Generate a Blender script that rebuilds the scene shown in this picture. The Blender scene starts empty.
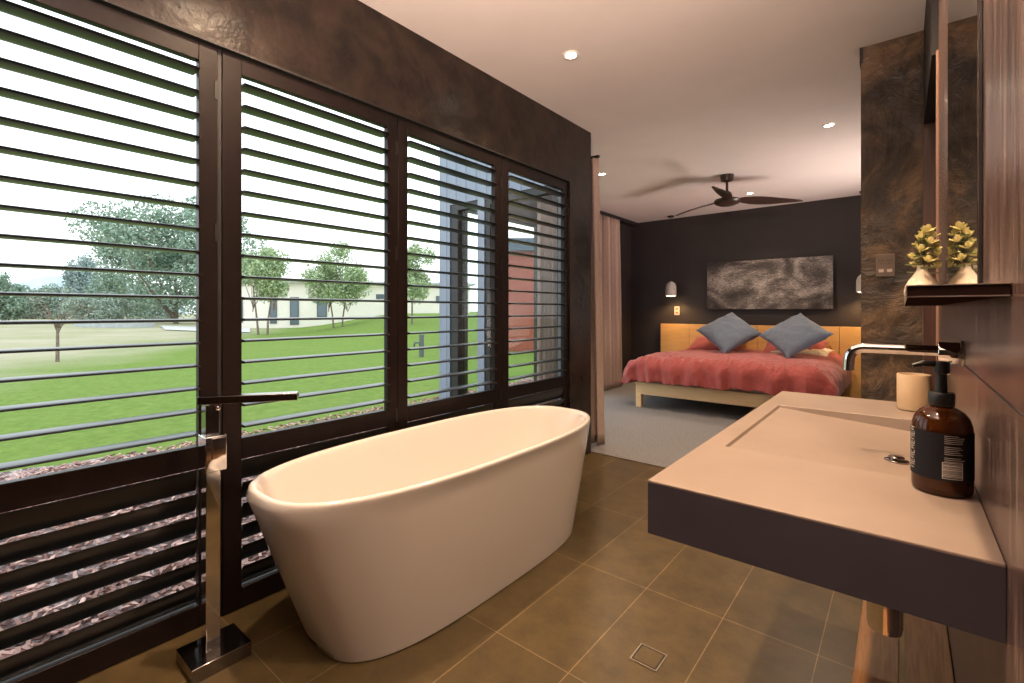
import bpy, bmesh, math, random
from mathutils import Vector, Matrix, noise
random.seed(7)
PI = math.pi
S = bpy.context.scene
COL = S.collection
CAMZ = 1.196
YAW = math.radians(39.46)
FPX = 475.0
HZ = 311.0
SN, CS = math.sin(YAW), math.cos(YAW)
CEIL = 2.70
WX = -2.035          # bathroom window wall plane
RX = 0.103           # right wall plane

def at(px, d):
    """world x, y of the point seen in column px at depth d"""
    r = (px - 512) / FPX * d
    return (r * CS - d * SN, r * SN + d * CS)

# ------------------------------------------------------------------ materials
def lin(c):
    c = c / 255.0
    return c / 12.92 if c <= 0.04045 else ((c + 0.055) / 1.055) ** 2.4
def rgb(r, g, b): return (lin(r), lin(g), lin(b), 1.0)

class NT:
    def __init__(self, name):
        self.m = bpy.data.materials.new(name); self.m.use_nodes = True
        self.t = self.m.node_tree
        self.b = self.t.nodes['Principled BSDF']
        self.out = self.t.nodes['Material Output']
        self.co = None
    def n(self, typ, **kw):
        x = self.t.nodes.new(typ)
        for k, v in kw.items():
            if k.startswith('_'): setattr(x, k[1:], v)
            else: x.inputs[k.replace('__', ' ')].default_value = v
        return x
    def l(self, a, b): self.t.links.new(a, b)
    def coord(self, scale=(1, 1, 1), loc=(0, 0, 0), world=True):
        if world:
            g = self.t.nodes.new('ShaderNodeNewGeometry'); src = g.outputs['Position']
        else:
            g = self.t.nodes.new('ShaderNodeTexCoord'); src = g.outputs['Object']
        mp = self.n('ShaderNodeMapping'); mp.inputs['Scale'].default_value = scale
        mp.inputs['Location'].default_value = loc
        self.l(src, mp.inputs['Vector'])
        return mp.outputs['Vector']
    def noise(self, vec, scale, detail=4, rough=.55, dist=0):
        x = self.n('ShaderNodeTexNoise', Scale=scale, Detail=detail, Roughness=rough, Distortion=dist)
        self.l(vec, x.inputs['Vector']); return x.outputs['Fac']
    def ramp(self, fac, stops):
        x = self.n('ShaderNodeValToRGB'); e = x.color_ramp.elements
        while len(e) < len(stops): e.new(0.5)
        for i, (p, c) in enumerate(stops): e[i].position = p; e[i].color = c
        self.l(fac, x.inputs['Fac']); return x.outputs['Color']
    def bump(self, h, strength, dist=.01):
        x = self.n('ShaderNodeBump', Strength=strength, Distance=dist)
        self.l(h, x.inputs['Height']); self.l(x.outputs['Normal'], self.b.inputs['Normal'])
    def setb(self, **kw):
        for k, v in kw.items(): self.b.inputs[k.replace('__', ' ')].default_value = v
        return self

def plain(name, col, rough=.5, metal=0, **kw):
    t = NT(name); t.setb(Base__Color=col, Roughness=rough, Metallic=metal, **kw); return t.m
def noisy(name, c1, c2, scale=6, rough=.5, stretch=(1, 1, 1), bump=0, bdist=.005, bscale=None, detail=5, lo=.35, hi=.65, metal=0, spec=.5, dist=0, rvar=None):
    t = NT(name); v = t.coord(stretch)
    f = t.noise(v, scale, detail, .6, dist)
    t.l(t.ramp(f, [(lo, c1), (hi, c2)]), t.b.inputs['Base Color'])
    t.setb(Roughness=rough, Metallic=metal, Specular__IOR__Level=spec)
    if rvar:
        r = t.n('ShaderNodeMapRange'); r.inputs['To Min'].default_value = rvar[0]; r.inputs['To Max'].default_value = rvar[1]
        r.inputs['From Min'].default_value = .3; r.inputs['From Max'].default_value = .7
        t.l(f, r.inputs['Value']); t.l(r.outputs['Result'], t.b.inputs['Roughness'])
    if bump: t.bump(t.noise(v, bscale or scale * 3, 4), bump, bdist)
    return t.m
def emit(name, col, strength):
    t = NT(name); t.setb(Base__Color=(0.8, .8, .8, 1), Emission__Color=col, Emission__Strength=strength); return t.m

M = {}
M['frame'] = noisy('dark_bronze_frame', (.0085, .0048, .0045, 1), (.012, .007, .006, 1), 30, .38, bump=.05, spec=.22)
M['louvre'] = plain('louvre_satin', (.010, .009, .008, 1), .30, Specular__IOR__Level=.6)
M['plaster_l'] = noisy('dark_polished_plaster', (.010, .0062, .0045, 1), (.026, .016, .011, 1), 7, .36, spec=.32, lo=.4, hi=.6, bump=.7, bdist=.006, bscale=18, rvar=(.27, .42))
t = NT('mottled_bronze_plaster'); v = t.coord((1, 1, .8))
f = t.noise(v, 2.6, 7, .66, 1.2)
t.l(t.ramp(f, [(.38, (.018, .012, .008, 1)), (.5, (.066, .041, .023, 1)), (.61, (.18, .11, .055, 1))]), t.b.inputs['Base Color'])
t.setb(Roughness=.4); t.bump(t.noise(v, 7, 6, .7, 1.5), .9, .022)
M['plaster_p'] = t.m
t = NT('wood_look_wall_tile'); v = t.coord((9, 9, .8))
f = t.noise(v, 3.2, 7, .68, .7); v2 = t.coord((40, 40, 1.6)); f2 = t.noise(v2, 3, 4)
mx = t.n('ShaderNodeMix'); mx.inputs[0].default_value = .4; t.l(f, mx.inputs[2]); t.l(f2, mx.inputs[3])
t.l(t.ramp(mx.outputs[0], [(.38, (.018, .011, .010, 1)), (.5, (.075, .045, .037, 1)), (.62, (.21, .14, .12, 1))]), t.b.inputs['Base Color'])
t.setb(Roughness=.27); t.bump(mx.outputs[0], .35, .004)
M['walltile'] = t.m
M['ceiling'] = noisy('ceiling_paint', (.70, .66, .64, 1), (.74, .70, .68, 1), 2, .6, spec=.3)
# floor tile 0.62 x 0.313 stacked grid
t = NT('floor_tile')
g = t.t.nodes.new('ShaderNodeNewGeometry'); sp = t.n('ShaderNodeSeparateXYZ'); t.l(g.outputs['Position'], sp.inputs[0])
cb = t.n('ShaderNodeCombineXYZ')
a1 = t.n('ShaderNodeMath', _operation='ADD'); a1.inputs[1].default_value = -1.33 + 6.2; t.l(sp.outputs['Y'], a1.inputs[0])
a2 = t.n('ShaderNodeMath', _operation='ADD'); a2.inputs[1].default_value = .854 + 6.26; t.l(sp.outputs['X'], a2.inputs[0])
t.l(a1.outputs[0], cb.inputs['X']); t.l(a2.outputs[0], cb.inputs['Y'])
br = t.n('ShaderNodeTexBrick', Scale=1.0, Mortar__Size=.0017, Mortar__Smooth=.1, Brick__Width=.62, Row__Height=.313, Bias=0.0)
br.offset = 0; br.squash = 1
br.inputs['Color1'].default_value = (.062, .044, .018, 1); br.inputs['Color2'].default_value = (.082, .058, .024, 1)
br.inputs['Mortar'].default_value = (.22, .155, .085, 1); t.l(cb.outputs[0], br.inputs['Vector'])
v = t.coord(); f = t.noise(v, 8, 9, .75); mr = t.ramp(f, [(.35, (.66, .66, .66, 1)), (.62, (1.2, 1.16, 1.1, 1))])
mu = t.n('ShaderNodeMix', _data_type='RGBA', _blend_type='MULTIPLY'); mu.inputs[0].default_value = 1
t.l(br.outputs['Color'], mu.inputs[6]); t.l(mr, mu.inputs[7]); t.l(mu.outputs[2], t.b.inputs['Base Color'])
t.setb(Roughness=.36); t.bump(t.noise(v, 60, 3), .05, .003)
M['floortile'] = t.m
M['carpet'] = noisy('grey_carpet', (.17, .165, .165, 1), (.23, .225, .225, 1), 60, .95, bump=.5, bdist=.004, bscale=250, spec=.1)
M['bedwall'] = noisy('charcoal_wall_paint', (.024, .019, .020, 1), (.028, .022, .023, 1), 3, .55, bump=.08, bscale=90, bdist=.002)
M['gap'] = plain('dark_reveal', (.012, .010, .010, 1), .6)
M['alu'] = plain('outer_window_frame_paint', (.10, .11, .12, 1), .4)
M['tub'] = plain('white_acrylic', (.69, .635, .595, 1), .10, Coat__Weight=.4, Coat__Roughness=.05)
M['chrome'] = plain('chrome', (.82, .80, .78, 1), .06, 1)
M['chrome_dark'] = plain('brushed_dark_chrome', (.32, .29, .28, 1), .14, 1)
M['mirror'] = plain('mirror_silver', (.82, .82, .82, 1), .01, 1)
M['black'] = plain('matt_black', (.012, .011, .011, 1), .4)
M['concrete'] = noisy('honed_concrete', (.205, .155, .122, 1), (.25, .192, .152, 1), 3.5, .42, bump=.1, bdist=.002, bscale=30, lo=.3, hi=.7)
M['concrete_face'] = noisy('shaded_concrete', (.040, .035, .044, 1), (.050, .043, .054, 1), 5, .5, bump=.1, bdist=.002, bscale=40)  # vanity sides: same concrete, with their shade put into the colour
M['cup'] = noisy('beige_ceramic', (.52, .37, .22, 1), (.58, .42, .26, 1), 12, .5)
M['vase'] = noisy('cream_glaze', (.80, .66, .50, 1), (.62, .45, .30, 1), 30, .12, lo=.55, hi=.75)
M['slab'] = plain('bronze_metal_shelf', (.022, .012, .010, 1), .7, Specular__IOR__Level=0.0)
M['slabedge'] = plain('shelf_bright_edge', (.75, .68, .62, 1), .3, .6)
M['leaf_v'] = noisy('succulent_leaf', (.80, .68, .30, 1), (.40, .36, .10, 1), 60, .4)
M['leaf_vd'] = plain('succulent_leaf_dark', (.13, .17, .05, 1), .45)
M['stem'] = plain('plant_stem', (.12, .09, .04, 1), .6)
M['teak'] = noisy('oiled_timber_boards', (.34, .145, .045, 1), (.52, .26, .10, 1), 4, .42, (26, 1.6, 26), bump=.15, bdist=.002, dist=.4)
M['jamb'] = noisy('red_brown_timber', (.06, .026, .018, 1), (.085, .038, .025, 1), 4, .45, (20, 20, 1.5))
M['trimw'] = plain('pinkish_timber_edge', (.34, .19, .13, 1), .45)
M['oak'] = noisy('honey_oak_panel', (.66, .40, .14, 1), (.74, .47, .18, 1), 3, .45, (1.2, 12, 6), bump=.05)
M['ash'] = noisy('pale_pine_frame', (.70, .50, .26, 1), (.78, .57, .32, 1), 3, .5, (1.5, 12, 14), bump=.05)
t = NT('terracotta_linen'); v = t.coord()
t.l(t.ramp(t.noise(v, 3, 3), [(.3, (.29, .062, .060, 1)), (.7, (.36, .082, .075, 1))]), t.b.inputs['Base Color'])
t.setb(Roughness=.85, Sheen__Weight=.25, Specular__IOR__Level=.2); t.bump(t.noise(t.coord((1, .5, 1)), 22, 4, .6, 1.0), .5, .02)
M['duvet'] = t.m
t = NT('blue_grey_linen'); v = t.coord()
t.l(t.ramp(t.noise(v, 140, 2), [(.3, (.095, .125, .175, 1)), (.7, (.150, .185, .245, 1))]), t.b.inputs['Base Color'])
t.setb(Roughness=.9, Sheen__Weight=.3, Specular__IOR__Level=.15); t.bump(t.noise(v, 18, 4, .6, 1), .5, .012)
M['cushion'] = t.m
M['pillow_w'] = plain('pale_pillow_linen', (.72, .62, .52, 1), .9)
M['mattress'] = plain('mattress_ticking', (.6, .5, .42, 1), .9)
M['curtain'] = noisy('pink_beige_linen_curtain', (.40, .30, .26, 1), (.47, .36, .31, 1), 90, .9, (1, 1, .4), bump=.2, bdist=.002, bscale=200, spec=.1)
M['cement'] = noisy('pale_cement_shade', (.38, .36, .35, 1), (.50, .48, .46, 1), 25, .8)
M['bulb'] = emit('warm_lamp_glow', (1, .68, .30, 1), 14)
M['lens'] = emit('downlight_lens', (1, .86, .62, 1), 40)
M['plate'] = plain('bronze_switch_plate', (.20, .155, .125, 1), .3, .5)
M['plate_dark'] = plain('dark_socket_slots', (.02, .015, .012, 1), .5)
M['switchw'] = plain('pale_switch_plastic', (.55, .47, .40, 1), .4)
M['fanm'] = noisy('dark_walnut_fan', (.020, .013, .010, 1), (.035, .020, .015, 1), 8, .35)
t = NT('abstract_fur_artwork'); g = t.n('ShaderNodeMapping'); tc = t.t.nodes.new('ShaderNodeNewGeometry')
t.l(tc.outputs['Position'], g.inputs['Vector'])
big = t.noise(g.outputs[0], 1.9, 3, .5, 1.5)
g2 = t.n('ShaderNodeMapping'); g2.inputs['Rotation'].default_value = (0, .5, 0); g2.inputs['Scale'].default_value = (9, 1, 45)
t.l(tc.outputs['Position'], g2.inputs['Vector']); fine = t.noise(g2.outputs[0], 1.4, 5, .65, 3.5)
mm = t.n('ShaderNodeMath', _operation='MULTIPLY'); t.l(big, mm.inputs[0]); t.l(fine, mm.inputs[1])
t.l(t.ramp(mm.outputs[0], [(.16, (.018, .015, .015, 1)), (.25, (.085, .074, .07, 1)), (.34, (.36, .33, .31, 1))]), t.b.inputs['Base Color'])
t.setb(Roughness=.6)
M['art'] = t.m
M['artedge'] = plain('canvas_edge', (.05, .045, .045, 1), .7)
M['amber'] = plain('amber_glass', (.05, .014, .003, 1), .06, Transmission__Weight=.3, IOR=1.45)
M['label'] = plain('black_label', (.008, .008, .011, 1), .8, Specular__IOR__Level=.2)
M['print'] = plain('cream_print', (.55, .50, .45, 1), .6)
M['steel'] = plain('steel_drain', (.45, .40, .34, 1), .3, .9)
# exterior
t = NT('lawn_and_dry_paddock'); v = t.coord(); g = t.t.nodes.new('ShaderNodeNewGeometry'); sp = t.n('ShaderNodeSeparateXYZ'); t.l(g.outputs['Position'], sp.inputs[0])
n1 = t.noise(v, .22, 5, .6); n2 = t.noise(t.coord((1, 1, 1)), 9, 5, .7)
green = t.ramp(n2, [(.3, (.115, .185, .030, 1)), (.7, (.20, .275, .058, 1))])
dry = t.ramp(n1, [(.3, (.30, .30, .15, 1)), (.7, (.46, .40, .29, 1))])
# signed distance past the dry line from (-13.6, .8) to (-21.7, 6.7)
dx, dy = -21.7 + 13.6, 6.7 - .8; L = math.hypot(dx, dy); nx, ny = -dy / L, dx / L
if nx * -40 + ny * 0 < nx * -13.6 + ny * .8: nx, ny = -nx, -ny
p1 = t.n('ShaderNodeMath', _operation='MULTIPLY'); p1.inputs[1].default_value = nx; t.l(sp.outputs['X'], p1.inputs[0])
p2 = t.n('ShaderNodeMath', _operation='MULTIPLY_ADD'); p2.inputs[1].default_value = ny; t.l(sp.outputs['Y'], p2.inputs[0]); t.l(p1.outputs[0], p2.inputs[2])
p3 = t.n('ShaderNodeMath', _operation='SUBTRACT'); p3.inputs[1].default_value = nx * -13.6 + ny * .8; t.l(p2.outputs[0], p3.inputs[0])
p4 = t.n('ShaderNodeMath', _operation='MULTIPLY_ADD'); p4.inputs[1].default_value = 4; p4.inputs[2].default_value = 0; t.l(n1, p4.inputs[0])
p5 = t.n('ShaderNodeMath', _operation='ADD'); t.l(p3.outputs[0], p5.inputs[0]); t.l(p4.outputs[0], p5.inputs[1])
mr = t.n('ShaderNodeMapRange'); mr.inputs['From Min'].default_value = 1; mr.inputs['From Max'].default_value = 5; t.l(p5.outputs[0], mr.inputs['Value'])
mx = t.n('ShaderNodeMix', _data_type='RGBA'); t.l(mr.outputs[0], mx.inputs[0]); t.l(green, mx.inputs[6]); t.l(dry, mx.inputs[7])
t.l(mx.outputs[2], t.b.inputs['Base Color']); t.setb(Roughness=.95, Specular__IOR__Level=.1); t.bump(n2, .4, .05)
M['lawn'] = t.m
t = NT('bark_mulch'); v = t.coord((1, 1.6, 1)); vo = t.n('ShaderNodeTexVoronoi', Scale=22.0); t.l(v, vo.inputs['Vector'])
t.l(t.ramp(vo.outputs['Color'], [(.1, (.10, .06, .055, 1)), (.5, (.36, .25, .23, 1)), (.9, (.62, .48, .45, 1))]), t.b.inputs['Base Color'])
t.setb(Roughness=.95); t.bump(vo.outputs['Distance'], .9, .04); M['mulch'] = t.m
t = NT('bark_chip'); oi = t.t.nodes.new('ShaderNodeNewGeometry')
t.l(t.ramp(oi.outputs['Random Per Island'], [(0, (.12, .05, .038, 1)), (.5, (.46, .25, .20, 1)), (1, (.78, .50, .41, 1))]), t.b.inputs['Base Color'])
t.setb(Roughness=.9); M['chip'] = t.m
def leafmat(name, a, b):
    t = NT(name); g = t.t.nodes.new('ShaderNodeNewGeometry')
    t.l(t.ramp(g.outputs['Random Per Island'], [(0, a), (1, b)]), t.b.inputs['Base Color'])
    t.setb(Roughness=.7, Specular__IOR__Level=.2); return t.m
M['gum'] = leafmat('gum_leaves', (.18, .27, .20, 1), (.40, .50, .39, 1))
M['gumlight'] = leafmat('light_gum_leaves', (.26, .36, .18, 1), (.54, .62, .38, 1))
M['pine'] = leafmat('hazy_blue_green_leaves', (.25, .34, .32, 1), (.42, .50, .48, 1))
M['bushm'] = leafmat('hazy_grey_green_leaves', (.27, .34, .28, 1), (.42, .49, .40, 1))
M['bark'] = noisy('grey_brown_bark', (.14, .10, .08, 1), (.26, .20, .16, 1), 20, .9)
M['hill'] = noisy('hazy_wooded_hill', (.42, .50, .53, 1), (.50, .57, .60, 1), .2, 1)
M['render'] = noisy('cream_render', (.80, .74, .64, 1), (.84, .78, .68, 1), 1, .8)
M['roofd'] = plain('dark_blue_roof', (.06, .085, .12, 1), .5)
M['redtimber'] = noisy('rust_red_boards', (.30, .062, .036, 1), (.40, .095, .055, 1), 3, .6, (9, 9, .6))
M['pane_dark'] = plain('dark_window_pane', (.10, .14, .17, 1), .08)
t = NT('blue_grey_cladding'); v = t.coord(); g = t.t.nodes.new('ShaderNodeNewGeometry'); sp = t.n('ShaderNodeSeparateXYZ'); t.l(g.outputs['Position'], sp.inputs[0])
m1 = t.n('ShaderNodeMath', _operation='MULTIPLY'); m1.inputs[1].default_value = 1 / .15; t.l(sp.outputs['X'], m1.inputs[0])
m2 = t.n('ShaderNodeMath', _operation='FRACT'); t.l(m1.outputs[0], m2.inputs[0])
t.l(t.ramp(m2.outputs[0], [(.0, (.10, .12, .16, 1)), (.07, (.24, .28, .35, 1)), (.93, (.27, .31, .385, 1)), (1, (.10, .12, .16, 1))]), t.b.inputs['Base Color'])
t.setb(Roughness=.45); M['cladding'] = t.m
M['stone'] = noisy('pale_stone', (.38, .40, .42, 1), (.50, .52, .53, 1), 4, .9)
M['gravel'] = noisy('pale_driveway', (.52, .50, .49, 1), (.60, .58, .56, 1), 3, .9)
t = NT('clear_glass')
tr = t.n('ShaderNodeBsdfTransparent'); tr.inputs['Color'].default_value = (.97, .985, .98, 1)
gl = t.n('ShaderNodeBsdfGlossy', Roughness=.01); lw = t.n('ShaderNodeLayerWeight', Blend=.5); pw_ = t.n('ShaderNodeMath', _operation='POWER'); pw_.inputs[1].default_value = 5; t.l(lw.outputs['Facing'], pw_.inputs[0])
fr = t.n('ShaderNodeMath', _operation='MULTIPLY_ADD'); fr.inputs[1].default_value = .9; fr.inputs[2].default_value = .02; t.l(pw_.outputs[0], fr.inputs[0]); ms = t.n('ShaderNodeMixShader')
t.l(fr.outputs[0], ms.inputs[0]); t.l(tr.outputs[0], ms.inputs[1]); t.l(gl.outputs[0], ms.inputs[2]); t.l(ms.outputs[0], t.out.inputs['Surface'])
M['glass'] = t.m

# ------------------------------------------------------------------ geometry helpers
ORIG = {}
class MB:
    def __init__(self): self.bm = bmesh.new()
    def box(self, x0, y0, z0, x1, y1, z1, mat=None):
        vs = [self.bm.verts.new(p) for p in ((x0,y0,z0),(x1,y0,z0),(x1,y1,z0),(x0,y1,z0),(x0,y0,z1),(x1,y0,z1),(x1,y1,z1),(x0,y1,z1))]
        if mat is not None:
            for v in vs: v.co = mat @ v.co
        for f in ((0,3,2,1),(4,5,6,7),(0,1,5,4),(1,2,6,5),(2,3,7,6),(3,0,4,7)): self.bm.faces.new([vs[i] for i in f])
        return self
    def loft(self, rings, cap0=True, cap1=True, closed=True):
        rr = [[self.bm.verts.new(p) for p in r] for r in rings]
        n = len(rr[0])
        for a, b in zip(rr, rr[1:]):
            for i in range(n if closed else n - 1):
                j = (i + 1) % n
                self.bm.faces.new((a[i], a[j], b[j], b[i]))
        if cap0 and closed: self.bm.faces.new(list(reversed(rr[0])))
        if cap1 and closed: self.bm.faces.new(rr[-1])
        return self
    def lathe(self, prof, c=(0, 0, 0), n=40, axis='Z', cap0=True, cap1=True, sx=1, sy=1):
        rings = []
        for r, h in prof:
            ring = []
            for i in range(n):
                a = 2 * PI * i / n; u, w = r * math.cos(a) * sx, r * math.sin(a) * sy
                p = {'Z': (u, w, h), 'X': (h, u, w), 'Y': (w, h, u)}[axis]
                ring.append((c[0] + p[0], c[1] + p[1], c[2] + p[2]))
            rings.append(ring)
        return self.loft(rings, cap0, cap1)
    def tube(self, path, rad, n=10, cap=True):
        P = [Vector(p) for p in path]; rings = []; up = None
        rads = rad if isinstance(rad, (list, tuple)) else [rad] * len(P)
        for i, p in enumerate(P):
            if i == 0: d = P[1] - P[0]
            elif i == len(P) - 1: d = P[-1] - P[-2]
            else: d = (P[i + 1] - P[i]).normalized() + (P[i] - P[i - 1]).normalized()
            d.normalize()
            if up is None:
                up = Vector((0, 0, 1)) if abs(d.z) < .9 else Vector((1, 0, 0))
            s = d.cross(up).normalized(); u2 = s.cross(d).normalized(); up = u2
            rings.append([p + (s * math.cos(2*PI*k/n) + u2 * math.sin(2*PI*k/n)) * rads[i] for k in range(n)])
        return self.loft(rings, cap, cap)
    def grid(self, fn, nu, nv):
        vs = [[self.bm.verts.new(fn(i / nu, j / nv)) for j in range(nv + 1)] for i in range(nu + 1)]
        for i in range(nu):
            for j in range(nv): self.bm.faces.new((vs[i][j], vs[i+1][j], vs[i+1][j+1], vs[i][j+1]))
        return self

def origin_of(o):
    v = Vector((0, 0, 0))
    while o is not None: v = v + o.location; o = o.parent
    return v
def obj(name, mb, mat, parent=None, loc=None, bevel=0, angle=40, local=False, fixn=True, smooth=True):
    """one mesh object; mb is in world coordinates unless local=True"""
    bm = mb.bm
    if fixn: bmesh.ops.recalc_face_normals(bm, faces=bm.faces)
    if not local:
        base = origin_of(parent) if parent else Vector((0, 0, 0))
        if parent is None and loc is not None: base = Vector(loc)
        bmesh.ops.translate(bm, verts=bm.verts, vec=-base)
    me = bpy.data.meshes.new(name); bm.to_mesh(me); bm.free()
    o = bpy.data.objects.new(name, me); COL.objects.link(o)
    me.materials.append(M[mat] if isinstance(mat, str) else mat)
    if smooth:
        me.polygons.foreach_set('use_smooth', [True] * len(me.polygons))
        me.set_sharp_from_angle(angle=math.radians(angle))
    if parent: o.parent = parent
    if loc is not None: o.location = loc
    if bevel:
        b = o.modifiers.new('bevel', 'BEVEL'); b.width = bevel; b.segments = 2; b.limit_method = 'ANGLE'; b.angle_limit = math.radians(50)
    return o
def tag(o, label, cat, group=None, kind=None):
    o['label'] = label; o['category'] = cat
    if group: o['group'] = group
    if kind: o['kind'] = kind
    return o
def thing(name, label, cat, loc=(0, 0, 0), group=None):
    o = bpy.data.objects.new(name, None); COL.objects.link(o); o.location = loc; o.empty_display_size = .1
    return tag(o, label, cat, group)
def struct(name, mb, mat, parent=None, label=None, **kw):
    o = obj(name, mb, mat, parent, **kw)
    if parent is None:
        o['kind'] = 'structure'
        if label: o['label'] = label
    return o
def copy_tree(o, parent=None):
    c = o.copy(); COL.objects.link(c); c.parent = parent
    for ch in list(o.children): copy_tree(ch, c)
    return c
def frameboxes(X0, X1, y0, y1, z0, z1, w):  # a frame in the YZ plane
    m = MB(); m.box(X0, y0, z0, X1, y1, z0 + w); m.box(X0, y0, z1 - w, X1, y1, z1)
    m.box(X0, y0, z0 + w, X1, y0 + w, z1 - w); m.box(X0, y1 - w, z0 + w, X1, y1, z1 - w); return m

# ================================================================== SETTING
BACKY = -1.0
# floors
struct('floor', MB().box(-2.25, BACKY, -.12, RX, 3.53, 0), 'floortile', label='brown stone-look tiled bathroom floor')
struct('floor_bedroom', MB().box(-3.64, 3.533, -.12, 1.0, 7.75, .002), 'carpet', label='grey carpeted bedroom floor')
struct('trim_1', MB().box(-2.2, 3.526, -.05, -.19, 3.538, .006), 'steel', label='thin metal strip where tile meets carpet')
# ceiling
struct('ceiling', MB().box(-2.25, BACKY - .1, CEIL, 1.2, 3.65, CEIL + .1).box(-3.75, 3.65, CEIL, 1.2, 7.8, CEIL + .1), 'ceiling')
# window wall of the bathroom: above the shutters and around them
TOPZ = 2.222
m = MB(); m.box(-2.10, BACKY - .1, TOPZ, WX, 3.52, CEIL); m.box(-2.27, BACKY - .1, 2.31, -2.10, 3.52, CEIL)
m.box(-2.10, 3.195, 0, WX, 3.52, TOPZ); m.box(-2.27, 3.36, 0, -2.10, 3.52, 2.31)
m.box(-2.10, BACKY - .1, 0, WX, -.14, TOPZ); m.box(-2.27, BACKY - .1, 0, -2.10, -.14, 2.31)
struct('wall_left', m, 'plaster_l', label='dark brown polished plaster wall around the shutters')
struct('trim_2', MB().box(-2.06, -.14, TOPZ - .004, WX + .002, 3.195, TOPZ + .006), 'gap', label='thin shadow line above the shutters')
struct('wall_right', MB().box(RX, BACKY - .1, 0, RX + .12, 2.40, CEIL), 'walltile', label='dark wood-look tiled wall beside the vanity')
struct('wall_back', MB().box(-2.27, BACKY - .1, 0, RX + .12, BACKY, CEIL), 'plaster_l')
struct('trim_9', MB().box(RX - .0006, BACKY, 1.078, RX + .01, 2.40, 1.081), 'gap', label='thin horizontal joint in the wall tiles')
struct('trim_3', MB().box(RX - .006, 2.40, 0, RX + .12, 2.425, 2.18), 'trimw', label='slim pinkish timber edge at the end of the tiled wall')
# doorway in the right wall
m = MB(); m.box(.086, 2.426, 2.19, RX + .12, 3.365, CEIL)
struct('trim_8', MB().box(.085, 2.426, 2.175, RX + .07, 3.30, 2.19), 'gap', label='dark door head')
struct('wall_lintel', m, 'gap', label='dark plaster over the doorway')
dr = struct('door_1', MB().box(.175, 2.425, 0, .215, 3.30, 2.18), 'jamb', label='red-brown timber door in the right wall')
m = MB(); m.lathe([(.012, .13), (.012, .175)], (0, 2.52, 1.0), 16, 'X'); m.tube([(.135, 2.52, 1.0), (.135, 2.64, 1.0)], .009)
obj('door_handle', m, 'chrome', dr)
struct('trim_4', MB().box(.082, 3.30, 0, RX + .14, 3.364, 2.18), 'jamb', label='red-brown timber door jamb')
# partition
struct('wall_partition', MB().box(-.186, 3.365, 0, 1.0, 3.50, CEIL), 'plaster_p', label='mottled bronze plaster wall with a bronze power point')
struct('trim_5', MB().box(-.192, 3.360, CEIL - .09, -.176, 3.51, CEIL), 'gap', label='dark corner bead at the top of the mottled wall')
# bedroom walls
struct('wall_far', MB().box(-3.9, 7.63, 0, 1.0, 7.8, CEIL), 'bedwall', label='charcoal wall behind the bed')
struct('wall_bedroom_right', MB().box(1.0, 3.365, 0, 1.12, 7.8, CEIL), 'bedwall')
# bedroom left wall, glazed from y 3.75 to 6.55
m = MB(); m.box(-3.9, 6.55, 0, -3.62, 7.63, CEIL); m.box(-3.9, 3.72, 2.36, -3.62, 6.55, CEIL); m.box(-3.9, 3.72, -.15, -3.62, 6.55, .04)
struct('wall_bedroom_left', m, 'bedwall', label='charcoal bedroom wall beside the curtain')
w = struct('window_3', frameboxes(-3.82, -3.74, 3.72, 6.55, .04, 2.36, .05).box(-3.82, 5.1, .09, -3.74, 5.15, 2.31), 'black', label='black-framed glazing in the bedroom side wall')
obj('pane', MB().box(-3.783, 3.77, .09, -3.777, 5.10, 2.31).box(-3.783, 5.15, .09, -3.777, 6.5, 2.31), 'glass', w)
# bedroom front wall outside the bathroom windows
m = MB(); m.box(-4.02, 3.60, -.15, -3.85, 3.72, 2.36)
m.box(-4.02, 3.60, 2.36, -2.27, 3.72, 3.6); m.box(-3.43, 3.60, -.15, -3.335, 3.72, 2.36)
m.box(-2.27, 3.521, -.15, -2.10, 3.60, 3.6); m.box(-3.85, 3.60, -.15, -2.27, 3.72, .03)
struct('wall_bedroom_front', m, 'cladding', label='blue-grey vertical cladding seen through the shutters')
w = struct('window_2', MB().box(-3.85, 3.61, .03, -3.735, 3.69, 2.36).box(-3.335, 3.61, .03, -3.265, 3.69, 2.36).box(-3.735, 3.61, 2.29, -3.43, 3.69, 2.36)
    .box(-3.265, 3.61, 2.29, -2.27, 3.69, 2.36).box(-3.735, 3.61, .03, -3.43, 3.69, .10).box(-3.265, 3.61, .03, -2.27, 3.69, .10).box(-2.33, 3.61, .10, -2.27, 3.69, 2.29),
    'black', label='black-framed bedroom window seen through the shutters')
obj('pane', MB().box(-3.735, 3.645, .10, -3.43, 3.651, 2.29).box(-3.265, 3.645, .10, -2.33, 3.651, 2.29), 'glass', w)
# curtain track recess + skirting
struct('trim_6', MB().box(-3.62, 5.0, CEIL - .05, -3.49, 7.62, CEIL - .001), 'gap', label='dark curtain track recess along the bedroom ceiling')
# aluminium window behind the shutters
JN = [-.14, .745, 1.63, 2.52, 3.36]
m = MB()
m.box(-2.25, -.14, 0, -2.19, 3.36, .055); m.box(-2.25, -.14, 2.28, -2.19, 3.36, 2.309)
for i, y in enumerate(JN): m.box(-2.25, max(-.14, y - .018), .055, -2.19, min(3.36, y + .018), 2.28)
w = struct('window_1', m, 'alu', label='grey outer window frame behind the shutters')
m = MB()
for a, b in zip(JN, JN[1:]): m.box(-2.223, a + .018, .055, -2.217, b - .018, 2.28)
obj('pane', m, 'glass', w)

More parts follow.
